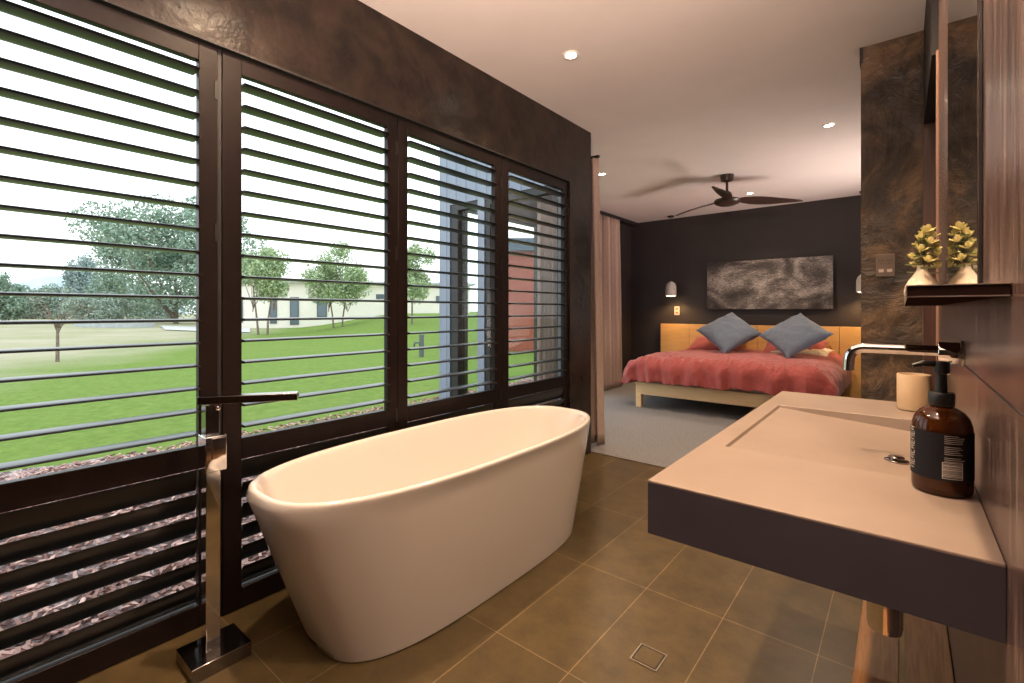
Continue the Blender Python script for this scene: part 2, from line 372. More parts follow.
# ================================================================== PLANTATION SHUTTERS
def blade(L, w, th, tilt):
    m = MB(); rings = []
    for y in (-L/2, L/2):
        r = []
        for k in range(14):
            a = 2*PI*k/14
            u = math.copysign(abs(math.cos(a)) ** .9, math.cos(a)) * w/2; v = math.sin(a) * th/2
            r.append((u*math.cos(tilt) - v*math.sin(tilt), y, u*math.sin(tilt) + v*math.cos(tilt)))
        rings.append(r)
    return m.loft(rings)
SX0, SX1 = -2.084, -2.052
PITCH = .0857
panels = [(-.130, .697, .055, .064, 'largest shutter panel nearest the camera, leftmost by the tub filler'),
          (.714, 1.545, .070, .061, 'second shutter panel, directly behind the tub filler spout'),
          (1.550, 2.385, .062, .069, 'third shutter panel, behind the middle of the bathtub'),
          (2.390, 3.190, .068, .054, 'farthest and narrowest-looking shutter panel at the wall end')]
for (y0, y1, sl, sr, lab) in panels:
    t = thing('shutter_panel', lab, 'shutter', (-2.068, y0, 0.01), 'dark plantation shutters')
    for (a, b) in ((y0, y0 + sl), (y1 - sr, y1)):
        obj('stile', MB().box(SX0, a, .003, SX1, b, TOPZ - .008), 'frame', t, bevel=.002)
    a, b = y0 + sl, y1 - sr
    obj('top_rail', MB().box(SX0, a, 2.145, SX1, b, TOPZ - .008), 'frame', t, bevel=.002)
    obj('middle_rail', MB().box(SX0, a, .600, SX1, b, .685), 'frame', t, bevel=.002)
    obj('bottom_rail', MB().box(SX0, a, .003, SX1, b, .085), 'frame', t, bevel=.002)
    L = b - a - .006; yc = (a + b) / 2
    base = None
    zz = 2.145 - .041
    while zz > .715:
        if base is None:
            base = obj('louvre', blade(L, .089, .0125, math.radians(0)), 'louvre', t, local=True, angle=60)
            o = base
        else:
            o = base.copy(); COL.objects.link(o)
        o.location = (0, yc - y0, zz - .01)
        zz -= PITCH
    obj('closed_louvre', blade(L, .087, .0105, math.radians(76)), 'louvre', t, loc=(0, yc - y0, .545), local=True, angle=60)
    base = None
    for k in range(5):
        z = .470 - k * .0845
        if base is None:
            base = obj('closed_louvre', blade(L, .089, .0105, math.radians(61)), 'louvre', t, local=True, angle=60); o = base
        else:
            o = base.copy(); COL.objects.link(o)
        o.location = (0, yc - y0, z - .01)
    for z in (.65, 1.5, 2.05):
        obj('hinge', MB().box(SX1 - .001, y1 - .012, z - .035, SX1 + .004, y1 - .002, z + .035), 'black', t)
struct('trim_7', MB().box(-2.1, .6985, 0, -2.06, .7125, TOPZ), 'gap', label='dark gap strip between the first two shutters')

# ================================================================== BATHTUB
def sring(cx, cy, z, ax, ay, n, N=96):
    r = []
    for i in range(N):
        a = 2*PI*i/N; c, s = math.cos(a), math.sin(a)
        r.append((cx + ax*math.copysign(abs(c)**(2/n), c), cy + ay*math.copysign(abs(s)**(2/n), s), z))
    return r
TC = (-1.598, 1.565)
tub = thing('bathtub', 'white freestanding oval bathtub with sloping sides beside the shutters', 'bathtub', (TC[0], TC[1], 0))
prof = [(z_, .275 + .072*z_/.56, .725 + .190*z_/.56, 3.3 - .55*z_/.56) for z_ in (.006, .03, .10, .20, .30, .40, .50, .56)] + [
        (.572, .353, 0.906, 2.75), (.580, .352, 0.905, 2.75), (.584, .347, 0.899, 2.75), (.584, .337, 0.888, 2.75), (.580, .330, 0.880, 2.75), (.568, .325, 0.874, 2.75),
        (.50, .314, 0.854, 2.75), (.38, .296, 0.811, 2.7), (.24, .276, 0.759, 2.7), (.16, .253, 0.714, 2.6), (.125, .213, 0.655, 2.5), (.112, .15, 0.525, 2.3), (.108, .05, 0.225, 2.0)]
m = MB().loft([sring(TC[0], TC[1] + .022*(1 - min(1, z/.56)), z*1.03, ax, ay, n) for z, ax, ay, n in prof])
obj('tub_shell', m, 'tub', tub, angle=70)
m = MB(); m.lathe([(.034, .109), (.034, .114), (.028, .116)], (TC[0], TC[1] + .1, 0), 24)
obj('drain_cover', m, 'chrome', tub)
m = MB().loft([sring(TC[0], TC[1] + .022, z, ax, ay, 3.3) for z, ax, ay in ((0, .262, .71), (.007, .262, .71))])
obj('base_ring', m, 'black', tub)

# ================================================================== TUB FILLER
fx, fy = -1.828, .600
f = thing('bath_filler', 'square chrome floor-mounted bath filler standing left of the tub', 'tap', (fx, fy, 0))
obj('base_plate', MB().box(-1.905, .520, 0, -1.748, .700, .048), 'chrome_dark', f, bevel=.002)
obj('column', MB().box(fx - .022, fy - .022, .048, fx + .022, fy + .022, .655), 'chrome', f, bevel=.0015)
obj('mixer_block', MB().box(fx - .030, fy - .030, .655, fx + .045, fy + .034, .775), 'chrome', f, bevel=.003)
obj('riser', MB().box(fx - .022, fy - .022, .775, fx + .020, fy + .020, .880), 'chrome_dark', f, bevel=.0015)
ang = math.atan2(.22, .15)
mat = Matrix.Translation((fx, fy, 0)) @ Matrix.Rotation(ang, 4, 'Z')
obj('spout', MB().box(-.035, -.024, .880, .275, .024, .906, mat), 'chrome_dark', f, bevel=.002)
obj('lever', MB().box(fx + .045, fy - .012, .70, fx + .052, fy + .030, .770), 'chrome', f, bevel=.001)
m = MB().lathe([(.007, 0), (.007, .010), (.004, .012)], (fx + .020, fy + .012, .865), 14, 'X')
obj('knob', m, 'chrome', f)

# ================================================================== FLOOR DRAIN
d = thing('floor_drain', 'small square tiled floor drain with steel rim in the floor', 'drain', (-.678, 1.575, 0))
cx, cy, r = -.678, 1.565, .048
m = MB(); m.box(cx-r, cy-r, .0003, cx+r, cy-r+.004, .0035); m.box(cx-r, cy+r-.004, .0003, cx+r, cy+r, .0035); m.box(cx-r, cy-r+.004, .0003, cx-r+.004, cy+r-.004, .0035); m.box(cx+r-.004, cy-r+.004, .0003, cx+r, cy+r-.004, .0035)
obj('rim', m, 'steel', d)
obj('gap_channel', MB().box(cx-r+.004, cy-r+.004, .0002, cx+r-.004, cy+r-.004, .0012), 'black', d)
obj('tile_insert', MB().box(cx-r+.009, cy-r+.009, .0013, cx+r-.009, cy+r-.009, .0030), 'floortile', d)

# ================================================================== VANITY
VX0, VX1, VY0, VY1, VT, VB = -.380, RX - .001, .874, 2.195, .870, .768
bx0, bx1, by0, by1 = -.333, .050, 1.2125, 1.862
van = thing('vanity_basin', 'floating concrete vanity slab with sunken ramp basin on the right wall', 'basin', (VX1, 1.535, VB))
m = MB(); bm = m.bm
def V(x, y, z): return bm.verts.new((x, y, z))
o4 = [V(VX0, VY0, VT), V(VX1, VY0, VT), V(VX1, VY1, VT), V(VX0, VY1, VT)]
i4 = [V(bx0, by0, VT), V(bx1, by0, VT), V(bx1, by1, VT), V(bx0, by1, VT)]
e = .012
f4 = [V(bx0 + .004, by0 + .004, VT - .008), V(bx1 - .004, by0 + .004, VT - .038), V(bx1 - .004, by1 - .004, VT - .038), V(bx0 + .004, by1 - .004, VT - .008)]
for i in range(4):
    j = (i + 1) % 4
    bm.faces.new((o4[i], o4[j], i4[j], i4[i])); bm.faces.new((i4[i], i4[j], f4[j], f4[i]))
bm.faces.new(f4)
bt = [V(VX0 + .0, VY0 + .0, VT - .004), V(VX1, VY0, VT - .004), V(VX1, VY1, VT - .004), V(VX0, VY1, VT - .004)]
for i in range(4):
    j = (i + 1) % 4; bm.faces.new((o4[j], o4[i], bt[i], bt[j]))
obj('basin_top', m, 'concrete', van, bevel=.0015, fixn=True)
m = MB(); bm = m.bm
a4 = [V(VX0, VY0, VT - .004), V(VX1, VY0, VT - .004), V(VX1, VY1, VT - .004), V(VX0, VY1, VT - .004)]
b4 = [V(VX0, VY0, VB), V(VX1, VY0, VB), V(VX1, VY1, VB), V(VX0, VY1, VB)]
for i in range(4):
    j = (i + 1) % 4; bm.faces.new((a4[i], a4[j], b4[j], b4[i]))
bm.faces.new(b4)
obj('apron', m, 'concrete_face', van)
dx_, dy_ = -.012, 1.462; dz = VT - .008 - .030 * (dx_ - bx0) / (bx1 - bx0)
m = MB(); m.lathe([(.024, dz - .002), (.024, dz + .003), (.020, dz + .005)], (dx_, dy_, 0), 28); m.lathe([(.015, dz + .005), (.016, dz + .010), (.013, dz + .012)], (dx_, dy_, 0), 28)
obj('pop_up_waste', m, 'chrome_dark', van)
for s in (-.022, .022):
    mm_ = Matrix.Translation((dx_ - .052, dy_ + s * 1.3, dz + .0012)) @ Matrix.Rotation(math.atan2(-s * .5, .1), 4, 'Z') @ Matrix.Rotation(.078, 4, 'Y')
    obj('drain_groove', MB().box(-.045, -.0035, -.0012, .045, .0035, .0004, mm_), plain('groove_shade_concrete', (.20, .155, .125, 1), .5), van)
m = MB(); m.lathe([(.027, .565), (.029, .576), (.029, .65), (.018, .66), (.018, .70)], (-.028, 1.20, 0), 28); m.lathe([(.018, .70), (.018, VB)], (-.028, 1.20, 0), 24)
tr_ = thing('bottle_trap', 'chrome bottle trap hanging under the vanity above the timber shelf', 'plumbing trap', (-.028, 1.20, .565))
obj('trap_body', m, 'chrome', tr_)
obj('waste_pipe', MB().tube([(-.012, 1.20, .66), (RX, 1.20, .66)], .014, 16), 'chrome', tr_)

# timber slatted shelf under the vanity
sh = thing('slatted_timber_shelf', 'oiled timber two-board shelf low on the wall below the vanity', 'shelf', (0, 1.4, .25))
for (a, b) in ((-.101, -.008), (.004, .1015)):
    obj('board', MB().box(a, .55, .222, b, 2.15, .250), 'teak', sh, bevel=.002)
for y in (.62, 2.05):
    obj('bracket', MB().box(-.09, y, .19, RX - .001, y + .03, .221), 'black', sh)

# ================================================================== WALL TAP
TY, TZ = 1.425, 1.103
tp = thing('wall_tap', 'chrome wall-mounted basin tap with long bent spout', 'tap', (RX, TY, TZ))
m = MB(); m.lathe([(.028, RX - .006), (.028, RX - .001)], (0, TY, TZ), 28, 'X')
obj('wall_flange', m, 'chrome', tp)
m = MB(); m.lathe([(.0225, .060), (.024, .062), (.024, .096), (.0, .097)], (0, TY, TZ), 32, 'X')
obj('mixer_body', m, 'chrome', tp)
pth = [(.062, TY, TZ + .004), (-.05, TY, TZ + .004)]
for k in range(9):
    a = PI/2 * k / 8; pth.append((-.072 - .030*math.sin(a), TY, TZ + .004 - .030 + .030*math.cos(a)))
pth.append((-.1035, TY, TZ - .052))
obj('spout', MB().tube(pth, .0115, 18), 'chrome', tp)
obj('lever', MB().tube([(.078, TY - .012, TZ - .020), (.074, TY - .02, TZ - .045)], .005, 10), 'chrome', tp)

# ================================================================== SHELF, MIRROR, VASE
SZ = CAMZ + .019
s = thing('wall_shelf', 'dark bronze ledge shelf with bright edges under the mirror', 'shelf', (RX, 1.5, SZ))
obj('ledge', MB().box(.0045, .8396, SZ - .0005, RX - .001, 2.21, SZ + .0145), 'slab', s)
m = MB(); m.box(.003, .8375, SZ + .0145, RX - .001, 2.21, SZ + .016); m.box(.003, .8375, SZ - .0005, RX - .001, .8395, SZ + .001); m.box(.0025, .8395, SZ - .0005, .0045, 2.21, SZ + .001); m.box(.0028, .8375, SZ + .001, .0044, .8395, SZ + .0145)
obj('edge_trim', m, 'slabedge', s)
mi = thing('wall_mirror', 'tall frameless mirror with black edge standing over the ledge shelf', 'mirror', (RX, 1.45, SZ + .02))
obj('mirror_glass', MB().box(.0965, 1.115, SZ + .0165, .098, 1.80, 2.62), 'mirror', mi)
obj('backing', MB().box(.098, 1.113, SZ + .0165, RX - .001, 1.802, 2.622), 'black', mi)
VZ = SZ + .016
vx, vy = .047, 1.99
va = thing('vase', 'cream onion-shaped vase on the far end of the ledge shelf', 'vase', (vx, vy, VZ))
prof = [(.022, 0), (.038, .004), (.0445, .016), (.0455, .028), (.042, .046), (.034, .063), (.023, .079), (.015, .092), (.0125, .102), (.0145, .110), (.012, .110), (.010, .10)]
obj('body', MB().lathe([(r, VZ + h) for r, h in prof], (vx, vy, 0), 36), 'vase', va)
pl = thing('potted_succulent', 'yellow-green succulent sprigs rising from the cream vase', 'plant', (vx, vy, VZ + .10))
m = MB(); tips = []
for k in range(17):
    a = k*2.4; h = .015 + .118 * k / 16; lean = .038 * (1 - (k / 18)**1.5)
    ex, ey = vx + math.cos(a)*lean + .010, vy + math.sin(a)*lean*1.5
    if ex > .086: ex = .086
    m.tube([(vx + .004*math.cos(a), vy + .004*math.sin(a), VZ + .09), (vx + .4*(ex - vx), vy + .4*(ey - vy), VZ + .09 + h*.6), (ex, ey, VZ + .085 + h)], [.0025, .002, .0015], 6)
    tips.append((ex, ey, VZ + .085 + h))
obj('stem', m, 'stem', pl)
def leafm(mb, p, d, L, W, n=Vector((0, 0, 1))):
    d = d.normalized(); s_ = d.cross(n)
    if s_.length < .01: s_ = Vector((1, 0, 0))
    s_.normalize(); u = s_.cross(d).normalized(); bm = mb.bm
    top = []; 
    pts = [(0, 0), (.35, .8), (.7, 1), (1, .35)]
    rows = []
    for (q, w_) in pts:
        c = p + d*(L*q) + u*(L*.18*q*q)
        rows.append([bm.verts.new(c - s_*W*.5*w_), bm.verts.new(c + u*W*.16), bm.verts.new(c + s_*W*.5*w_), bm.verts.new(c - u*W*.14)])
    for a_, b_ in zip(rows, rows[1:]):
        for i in range(4): bm.faces.new((a_[i], a_[(i+1)%4], b_[(i+1)%4], b_[i]))
    bm.faces.new(rows[-1])
ml, md = MB(), MB()
for tx, ty, tz in tips:
    for k in range(9):
        a = 2*PI*k/9*1.62*2; el = .25 + .5*(k % 3)
        dd = Vector((math.cos(a)*math.cos(el), math.sin(a)*math.cos(el), math.sin(el)))
        px_ = Vector((tx, ty, tz))
        if px_.x + dd.x*.02 > .094: dd.x = -abs(dd.x)
        leafm(ml, px_, dd, .021, .0155)
    for k in range(6):
        a = 2*PI*k/6 + .5; dd = Vector((math.cos(a), math.sin(a), -.15)); px_ = Vector((tx, ty, tz - .016))
        if px_.x + dd.x*.02 > .094: dd.x = -abs(dd.x)
        leafm(md, px_, dd, .021, .012)
obj('pale_leaves', ml, 'leaf_v', pl); obj('dark_leaves', md, 'leaf_vd', pl)

# ================================================================== BOTTLE AND CUP
bxc, byc = .0540, 1.160
b = thing('soap_bottle', 'amber pump soap bottle with black label on the vanity', 'bottle', (bxc, byc, VT))
prof = [(.036, 0, .85), (.041, .003, 1), (.0425, .010, 1), (.0428, .108, 1), (.0418, .122, 1), (.038, .135, 1), (.031, .145, 1), (.022, .151, 1), (.0155, .154, 1), (.0155, .16, 1)]
obj('body', MB().lathe([(r, VT + h) for r, h, _ in prof], (bxc, byc, 0), 44, sx=1, sy=1), 'amber', b)
rings = []
nA = 60
lab_r = .0434
m = MB(); 
def arc(r, a0, a1, z, n): return [(bxc + r*math.cos(a0 + (a1-a0)*i/n), byc + r*math.sin(a0 + (a1-a0)*i/n), z) for i in range(n + 1)]
A0, A1 = math.radians(-215), math.radians(35)
m.loft([arc(lab_r, A0, A1, VT + .030, nA), arc(lab_r, A0, A1, VT + .112, nA)], closed=False)
lb = obj('label_wrap', m, 'label', b)
def strip(mb, a0, a1, z0, z1, r=.0437):
    n = 4; mb.loft([arc(r, math.radians(a0), math.radians(a1), VT + z0, n), arc(r, math.radians(a0), math.radians(a1), VT + z1, n)], closed=False)
m = MB()
zz = .108
for k in range(13):
    if k in (5, 10): zz -= .003
    strip(m, -88, -88 + random.choice((34, 38, 26, 36, 30)), zz, zz + .0009); zz -= .0032
obj('print_lines', m, 'print', lb)
m = MB(); zz = .0335
strip(m, -92, -54, .034, .0352); strip(m, -92, -54, .0615, .0627); strip(m, -92, -90.5, .034, .0627); strip(m, -55.5, -54, .034, .0627)
zz = .037
while zz < .060:
    w_ = random.choice((.0009, .0014, .0022)); strip(m, -90.5, -55.5, zz, zz + w_); zz += w_ + .0009
obj('barcode', m, 'print', lb)
m = MB()   # large vertical lettering on the side of the label
for zi, z in enumerate([.040 + .0085*k for k in range(9)]):
    strip(m, -168, -166, z, z + .0062); strip(m, -152, -150, z, z + .0062) if zi % 2 else strip(m, -168, -150, z + .0052, z + .0062)
    strip(m, -166, -152, z, z + .0011)
    if zi % 3: strip(m, -160, -158.5, z, z + .0062)
obj('lettering', m, 'print', lb)
m = MB(); m.lathe([(.0175, VT + .155), (.0185, VT + .157), (.0185, VT + .177), (.017, VT + .179), (.0, VT + .179)], (bxc, byc, 0), 30)
obj('collar', m, 'black', b)
m = MB(); m.lathe([(.0085, VT + .179), (.0075, VT + .212), (.0115, VT + .214), (.0115, VT + .232), (.008, VT + .235)], (bxc, byc, 0), 24)
pdir = Vector((-.9, -.25, 0)).normalized()
p0 = Vector((bxc, byc, VT + .229))
m.tube([p0, p0 + pdir*.028 + Vector((0, 0, .001)), p0 + pdir*.042 - Vector((0, 0, .004))], [.0065, .0052, .0035], 12)
obj('pump_head', m, 'black', b)

c = thing('tumbler', 'beige ceramic tumbler at the far end of the vanity', 'cup', (.028, 2.05, VT))
prof = [(.038, 0), (.0435, .003), (.0445, .006), (.0445, .116), (.0435, .118), (.041, .118), (.040, .116), (.040, .010), (.0, .010)]
obj('body', MB().lathe([(r, VT + h) for r, h in prof], (.028, 2.05, 0), 44), 'cup', c)

# ================================================================== SWITCH PLATES
px0, px1 = -.128, -.018
pw = thing('power_outlet', 'bronze double power point on the mottled plaster wall', 'socket', (-.075, 3.365, 1.42))
def xz(px, py, Y):
    t_ = (px - 512) / FPX; X = Y*(t_*CS - SN)/(CS + t_*SN); d_ = -X*SN + Y*CS
    return X, CAMZ + (HZ - py)*d_/FPX
xa, za = xz(876, 277, 3.36); xb, zb = xz(895, 253.5, 3.36)
obj('plate', MB().box(xa, 3.357, za, xb, 3.3645, zb), 'plate', pw, bevel=.002)
xm = (xa + xb)/2; zh = zb - za
for k, s_ in enumerate((-1, 1)):
    mm = MB(); c_ = xm + s_*(xb-xa)*.22
    mm.box(c_ - .010, 3.3555, zb - zh*.30, c_ - .004, 3.3565, zb - zh*.27); mm.box(c_ + .004, 3.3555, zb - zh*.30, c_ + .010, 3.3565, zb - zh*.27)
    mm.box(c_ - .0012, 3.3555, zb - zh*.44, c_ + .0012, 3.3565, zb - zh*.36)
    obj('socket_slots', mm, 'plate_dark', pw)
    obj('rocker', MB().box(c_ - .011, 3.353, za + zh*.20, c_ + .011, 3.357, za + zh*.33), 'switchw', pw)
xa, za = xz(674.5, 315, 7.62); xb, zb = xz(679.3, 306.5, 7.62)
sw = thing('light_switch', 'pale double switch plate on the charcoal wall left of the bed', 'switch', ((xa+xb)/2, 7.63, za))
obj('plate', MB().box(xa, 7.618, za, xb, 7.6295, zb), 'switchw', sw, bevel=.002)
for k in range(2):
    z_ = za + (zb-za)*(.28 + .44*k); obj('rocker', MB().box(xa + .018, 7.613, z_ - .016, xb - .018, 7.6175, z_ + .016), 'plate', sw)

# ================================================================== BED
FX0, FX1, FY0, FY1 = -2.58, -.66, 5.565, 7.52
bed = thing('bed', 'low pale timber bed with wide honey-coloured headboard', 'bed', (-1.62, 6.5, 0))
obj('foot_rail', MB().box(FX0, FY0, .165, FX1, FY0 + .035, .316), 'ash', bed, bevel=.004)
for x in (FX0, FX1 - .035): obj('side_rail', MB().box(x, FY0 + .036, .165, x + .035, FY1, .316), 'ash', bed, bevel=.004)
for x in (FX0 + .001, FX1 - .071):
    for y in (FY0 + .036, FY1 - .08): obj('leg', MB().box(x, y - (.035 if y < 6 else 0), 0.003, x + .070, y + .04, .1645 if y < 6 else .1645), 'ash', bed, bevel=.003)
obj('slat_base', MB().box(FX0 + .036, FY0 + .04, .22, FX1 - .036, FY1 - .01, .27), 'ash', bed)
HZ0 = .99
for (a, b_) in ((-3.057, -2.597), (-2.591, -1.622), (-1.618, -.649), (-.643, -.19)):
    obj('headboard_panel', MB().box(a, 7.535, .003, b_, 7.575, HZ0), 'oak', bed, bevel=.002)
obj('mattress', MB().box(-2.52, 5.60, .271, -.72, 7.50, .52), 'mattress', bed, bevel=.05)

# duvet
def fbm(x, y, z=0): return noise.fractal(Vector((x, y, z)), 1.0, 2.0, 4)
def duvet_fn(u, v):
    # u across X, v along Y (0 foot .. 1 head)
    s_ = (u - .5) * 2.66; t_ = v * 2.32 - .36   # distances along the cloth
    halfw = .87; fy0 = 5.60
    def drop(q, r=.20):
        # q: distance past edge -r ; returns horizontal, vertical
        if q <= 0: return q, 0
        L = r*PI/2
        if q < L: a = q/r; return r*math.sin(a), -r*(1-math.cos(a))
        return r + (q - L)*.03, -r - (q - L)*.985
    hs, vs = drop(abs(s_) - (halfw + .02)); sx = math.copysign(halfw + .02 + hs, s_)
    ht, vt = drop(-t_ + .03, .17); ty = t_ if ht <= 0 else .03 - ht
    z = .60 + vs + vt
    puff = .035*(1 - (s_/1.43)**2) + .030*fbm(s_*1.6, t_*1.6, 3)
    z += puff
    hang = min(1, (-vs - vt)/.15)
    # soft pulled folds over the foot half
    ff = math.sin(s_*21 + 3.2*fbm(s_*2, t_*1.2, 9) + t_*6) * .011 + .012*fbm(s_*6, t_*3, 1)
    w_ = max(0, min(1, (1.0 - t_)/1.0))
    z += ff * w_ * (1 - .4*hang)
    pf = math.sin(s_*52 + t_*9 + 4*noise.noise(Vector((s_*2.5, t_*2, 1))))*(.5 + noise.noise(Vector((s_*4, t_*4, 6))))
    wb = math.exp(-((t_ + .05)/.22)**2); z += .012*pf*wb*(1 - hang*.5)
    rd = 1 - abs(noise.noise(Vector((s_*9 + 2*t_, t_*3.2, 4))))*2; rd2 = 1 - abs(noise.noise(Vector((s_*17 - 5*t_, t_*7, 7))))*2
    z += (.014*max(0, rd)**3 + .008*max(0, rd2)**3) * max(.25, w_)
    if vs < 0: sx += math.copysign(.018*math.sin(t_*17 + 2*fbm(s_, t_*2)) * hang, s_)
    if vt < 0: ty += -.014*hang*pf - .022*hang*math.sin(s_*23 + 3*fbm(s_*1.5, t_, 5))
    z = max(z, .285 + .02*fbm(s_*4, t_*4, 8) + (.0 if vs == 0 else -.06))
    if vs < 0 and vt < 0:
        z = max(z, .30)
        k_ = min(1, hang); sx += math.copysign(-.03*k_, s_); ty += .05*k_
    return (-1.62 + sx, fy0 + ty, z)
m = MB().grid(duvet_fn, 300, 230)
dv = obj('duvet', m, 'duvet', None, loc=(-1.62, 6.5, .6), angle=80)
md_ = dv.modifiers.new('thick', 'SOLIDIFY'); md_.thickness = .012; md_.offset = -1
tag(dv, 'rumpled terracotta duvet spread over the bed', 'duvet')

# pillows
def cushion(name, size, thick, mat, M4, label, cat, group, wr=.008, seed=0, aspect=1.0):
    rings_top, n = [], 34
    mb = MB(); bm = mb.bm
    def P(u, v, s):
        pu = (1 - abs(u)**2.6); pv = (1 - abs(v)**2.6)
        h = thick/2 * max(0, pu*pv)**.52
        pinch = 1 - .07*(1 - abs(v)**2)*abs(u)**3; pinch2 = 1 - .07*(1 - abs(u)**2)*abs(v)**3
        w_ = wr*fbm(u*3 + seed, v*3, s*2) + wr*.6*math.sin((u - v)*14 + 2*fbm(u*2, v*2, seed)) * abs(u*v)
        return Vector((u*size/2*pinch2**0*pinch, v*size*aspect/2*pinch2, s*(h + w_*min(1, h/(.2*thick)))))
    for s in (1, -1):
        vs = [[bm.verts.new(P(-1 + 2*i/n, -1 + 2*j/n, s)) for j in range(n+1)] for i in range(n+1)]
        for i in range(n):
            for j in range(n):
                q = (vs[i][j], vs[i+1][j], vs[i+1][j+1], vs[i][j+1]); bm.faces.new(q if s > 0 else q[::-1])
    bmesh.ops.remove_doubles(bm, verts=bm.verts, dist=.0008)
    bmesh.ops.transform(bm, matrix=M4.to_3x3().to_4x4(), verts=bm.verts)
    o = obj(name, mb, mat, None, loc=M4.translation, local=True, angle=80)
    return tag(o, label, cat, group)
def lean(x, y, z, rotz, tilt, roll):
    return Matrix.Translation((x, y, z)) @ Matrix.Rotation(math.radians(rotz), 4, 'Z') @ Matrix.Rotation(math.radians(tilt), 4, 'X') @ Matrix.Rotation(math.radians(roll), 4, 'Z')
for (x, lab) in ((-2.12, 'terracotta sleeping pillow behind the left blue-grey cushion'), (-1.12, 'terracotta sleeping pillow behind the right blue-grey cushion')):
    cushion('pillow', .74, .17, 'duvet', lean(x, 7.30, .70, 0, 22, 0), lab, 'pillow', 'terracotta sleeping pillows', seed=x, aspect=.62)
cushion('pillow', .70, .13, 'pillow_w', lean(-1.05, 7.22, .655, -4, 10, 0), 'pale pillow peeping out beside the right blue-grey cushion', 'pillow', None, seed=9, aspect=.55)
CU = 'blue-grey scatter cushions on the bed'
def seg_at(px, Y): return xz(px, 311, Y)[0]
cushion('cushion', .61, .20, 'cushion', lean(seg_at(728, 6.95), 6.97, .905, 12, 40, 41), 'blue-grey cushion standing on its corner, left of the pair on the bed', 'cushion', CU, .012, 3)
cushion('cushion', .61, .20, 'cushion', lean(seg_at(794, 6.90), 6.92, .895, -10, 40, 50), 'blue-grey cushion standing on its corner, right of the pair on the bed', 'cushion', CU, .012, 8)

# ================================================================== ART
ax0, ax1 = -2.335, -.715
ar = thing('wall_art', 'wide dark canvas with brushed grey fur-like texture above the bed', 'artwork', (-1.52, 7.63, 1.22))
obj('canvas', MB().box(ax0 + .004, 7.574, 1.224, ax1 - .004, 7.58, 1.934), 'art', ar)
obj('edge', MB().box(ax0, 7.5801, 1.22, ax1, 7.6295, 1.938), 'artedge', ar)

# ================================================================== PENDANTS
def warm_light(name, kind, loc, energy, parent=None, col=(1, .70, .42), size=.03, spot=None, blend=.5):
    L = bpy.data.lights.new(name, kind); L.energy = energy; L.color = col; L.shadow_soft_size = size
    if spot: L.spot_size = math.radians(spot); L.spot_blend = blend
    o = bpy.data.objects.new(name, L); COL.objects.link(o)
    if parent: o.parent = parent; o.location = Vector(loc) - parent.location
    else: o.location = loc
    return o
PX, PY = -2.835, 7.40
def pendant(lab):
    p = thing('pendant_lamp', lab, 'lamp', (PX, PY, CEIL), 'cement pendants beside the bed')
    obj('ceiling_rose', MB().lathe([(.05, CEIL - .022), (.05, CEIL - .0005)], (PX, PY, 0), 28), 'black', p)
    obj('cord', MB().tube([(PX, PY, CEIL - .022), (PX, PY, 1.66)], .004, 8), 'black', p)
    prof = [(.010, 1.665), (.018, 1.66), (.045, 1.648), (.068, 1.622), (.080, 1.585), (.083, 1.54), (.083, 1.435), (.079, 1.435), (.077, 1.56), (.05, 1.62), (.0, 1.63)]
    obj('lamp_shade', MB().lathe(prof, (PX, PY, 0), 36), 'cement', p)
    obj('bulb', MB().lathe([(.030, 1.47), (.060, 1.462), (.072, 1.445), (.060, 1.430), (.030, 1.426)], (PX, PY, 0), 28), 'bulb', p)
    warm_light('pendant_light', 'SPOT', (PX, PY, 1.42), 34, p, (1, .58, .24), .05, 150, .6)
    return p
p1_ = pendant('small cement pendant lamp hanging left of the bed')
p2_ = copy_tree(p1_); p2_.location = (-.375, PY, CEIL); p2_['label'] = 'small cement pendant lamp hanging at the right of the bed, by the mottled wall'

# ================================================================== CEILING FAN
hx, hy = -1.503, 5.57
fan = thing('ceiling_fan', 'dark three-blade ceiling fan over the foot of the bed', 'fan', (hx, hy, CEIL))
obj('canopy', MB().lathe([(.035, CEIL - .075), (.062, CEIL - .065), (.070, CEIL - .02), (.070, CEIL - .0005)], (hx, hy, 0), 32), 'fanm', fan)
obj('downrod', MB().lathe([(.014, 2.49), (.014, CEIL - .07)], (hx, hy, 0), 16), 'fanm', fan)
obj('motor_housing', MB().lathe([(.02, 2.362), (.08, 2.366), (.125, 2.385), (.138, 2.41), (.125, 2.43), (.06, 2.445), (.045, 2.50), (.03, 2.515), (.015, 2.52)], (hx, hy, 0), 40), 'fanm', fan)
for a in (33, 153, 276):
    m = MB(); rings = []
    for i in range(17):
        q = i/16; r_ = .11 + .68*q
        w_ = (.055 + .115*math.sin(PI*min(1, q*1.05)**.75)) * (1 if q < .93 else math.sqrt(max(.05, 1 - ((q-.93)/.07)**2)))
        tw = math.radians(-22 + 10*q); rise = .015 - .028*q ; off = .03*math.sin(q*PI)
        ring = []
        for k in range(12):
            aa = 2*PI*k/12; y_ = math.cos(aa)*w_/2; z_ = math.sin(aa)*.008
            ring.append((r_, off + y_*math.cos(tw) - z_*math.sin(tw), rise + y_*math.sin(tw) + z_*math.cos(tw)))
        rings.append(ring)
    m.loft(rings)
    bmesh.ops.transform(m.bm, matrix=Matrix.Translation((hx, hy, 2.41)) @ Matrix.Rotation(math.radians(a), 4, 'Z'), verts=m.bm.verts)
    obj('blade', m, 'fanm', fan, angle=60)

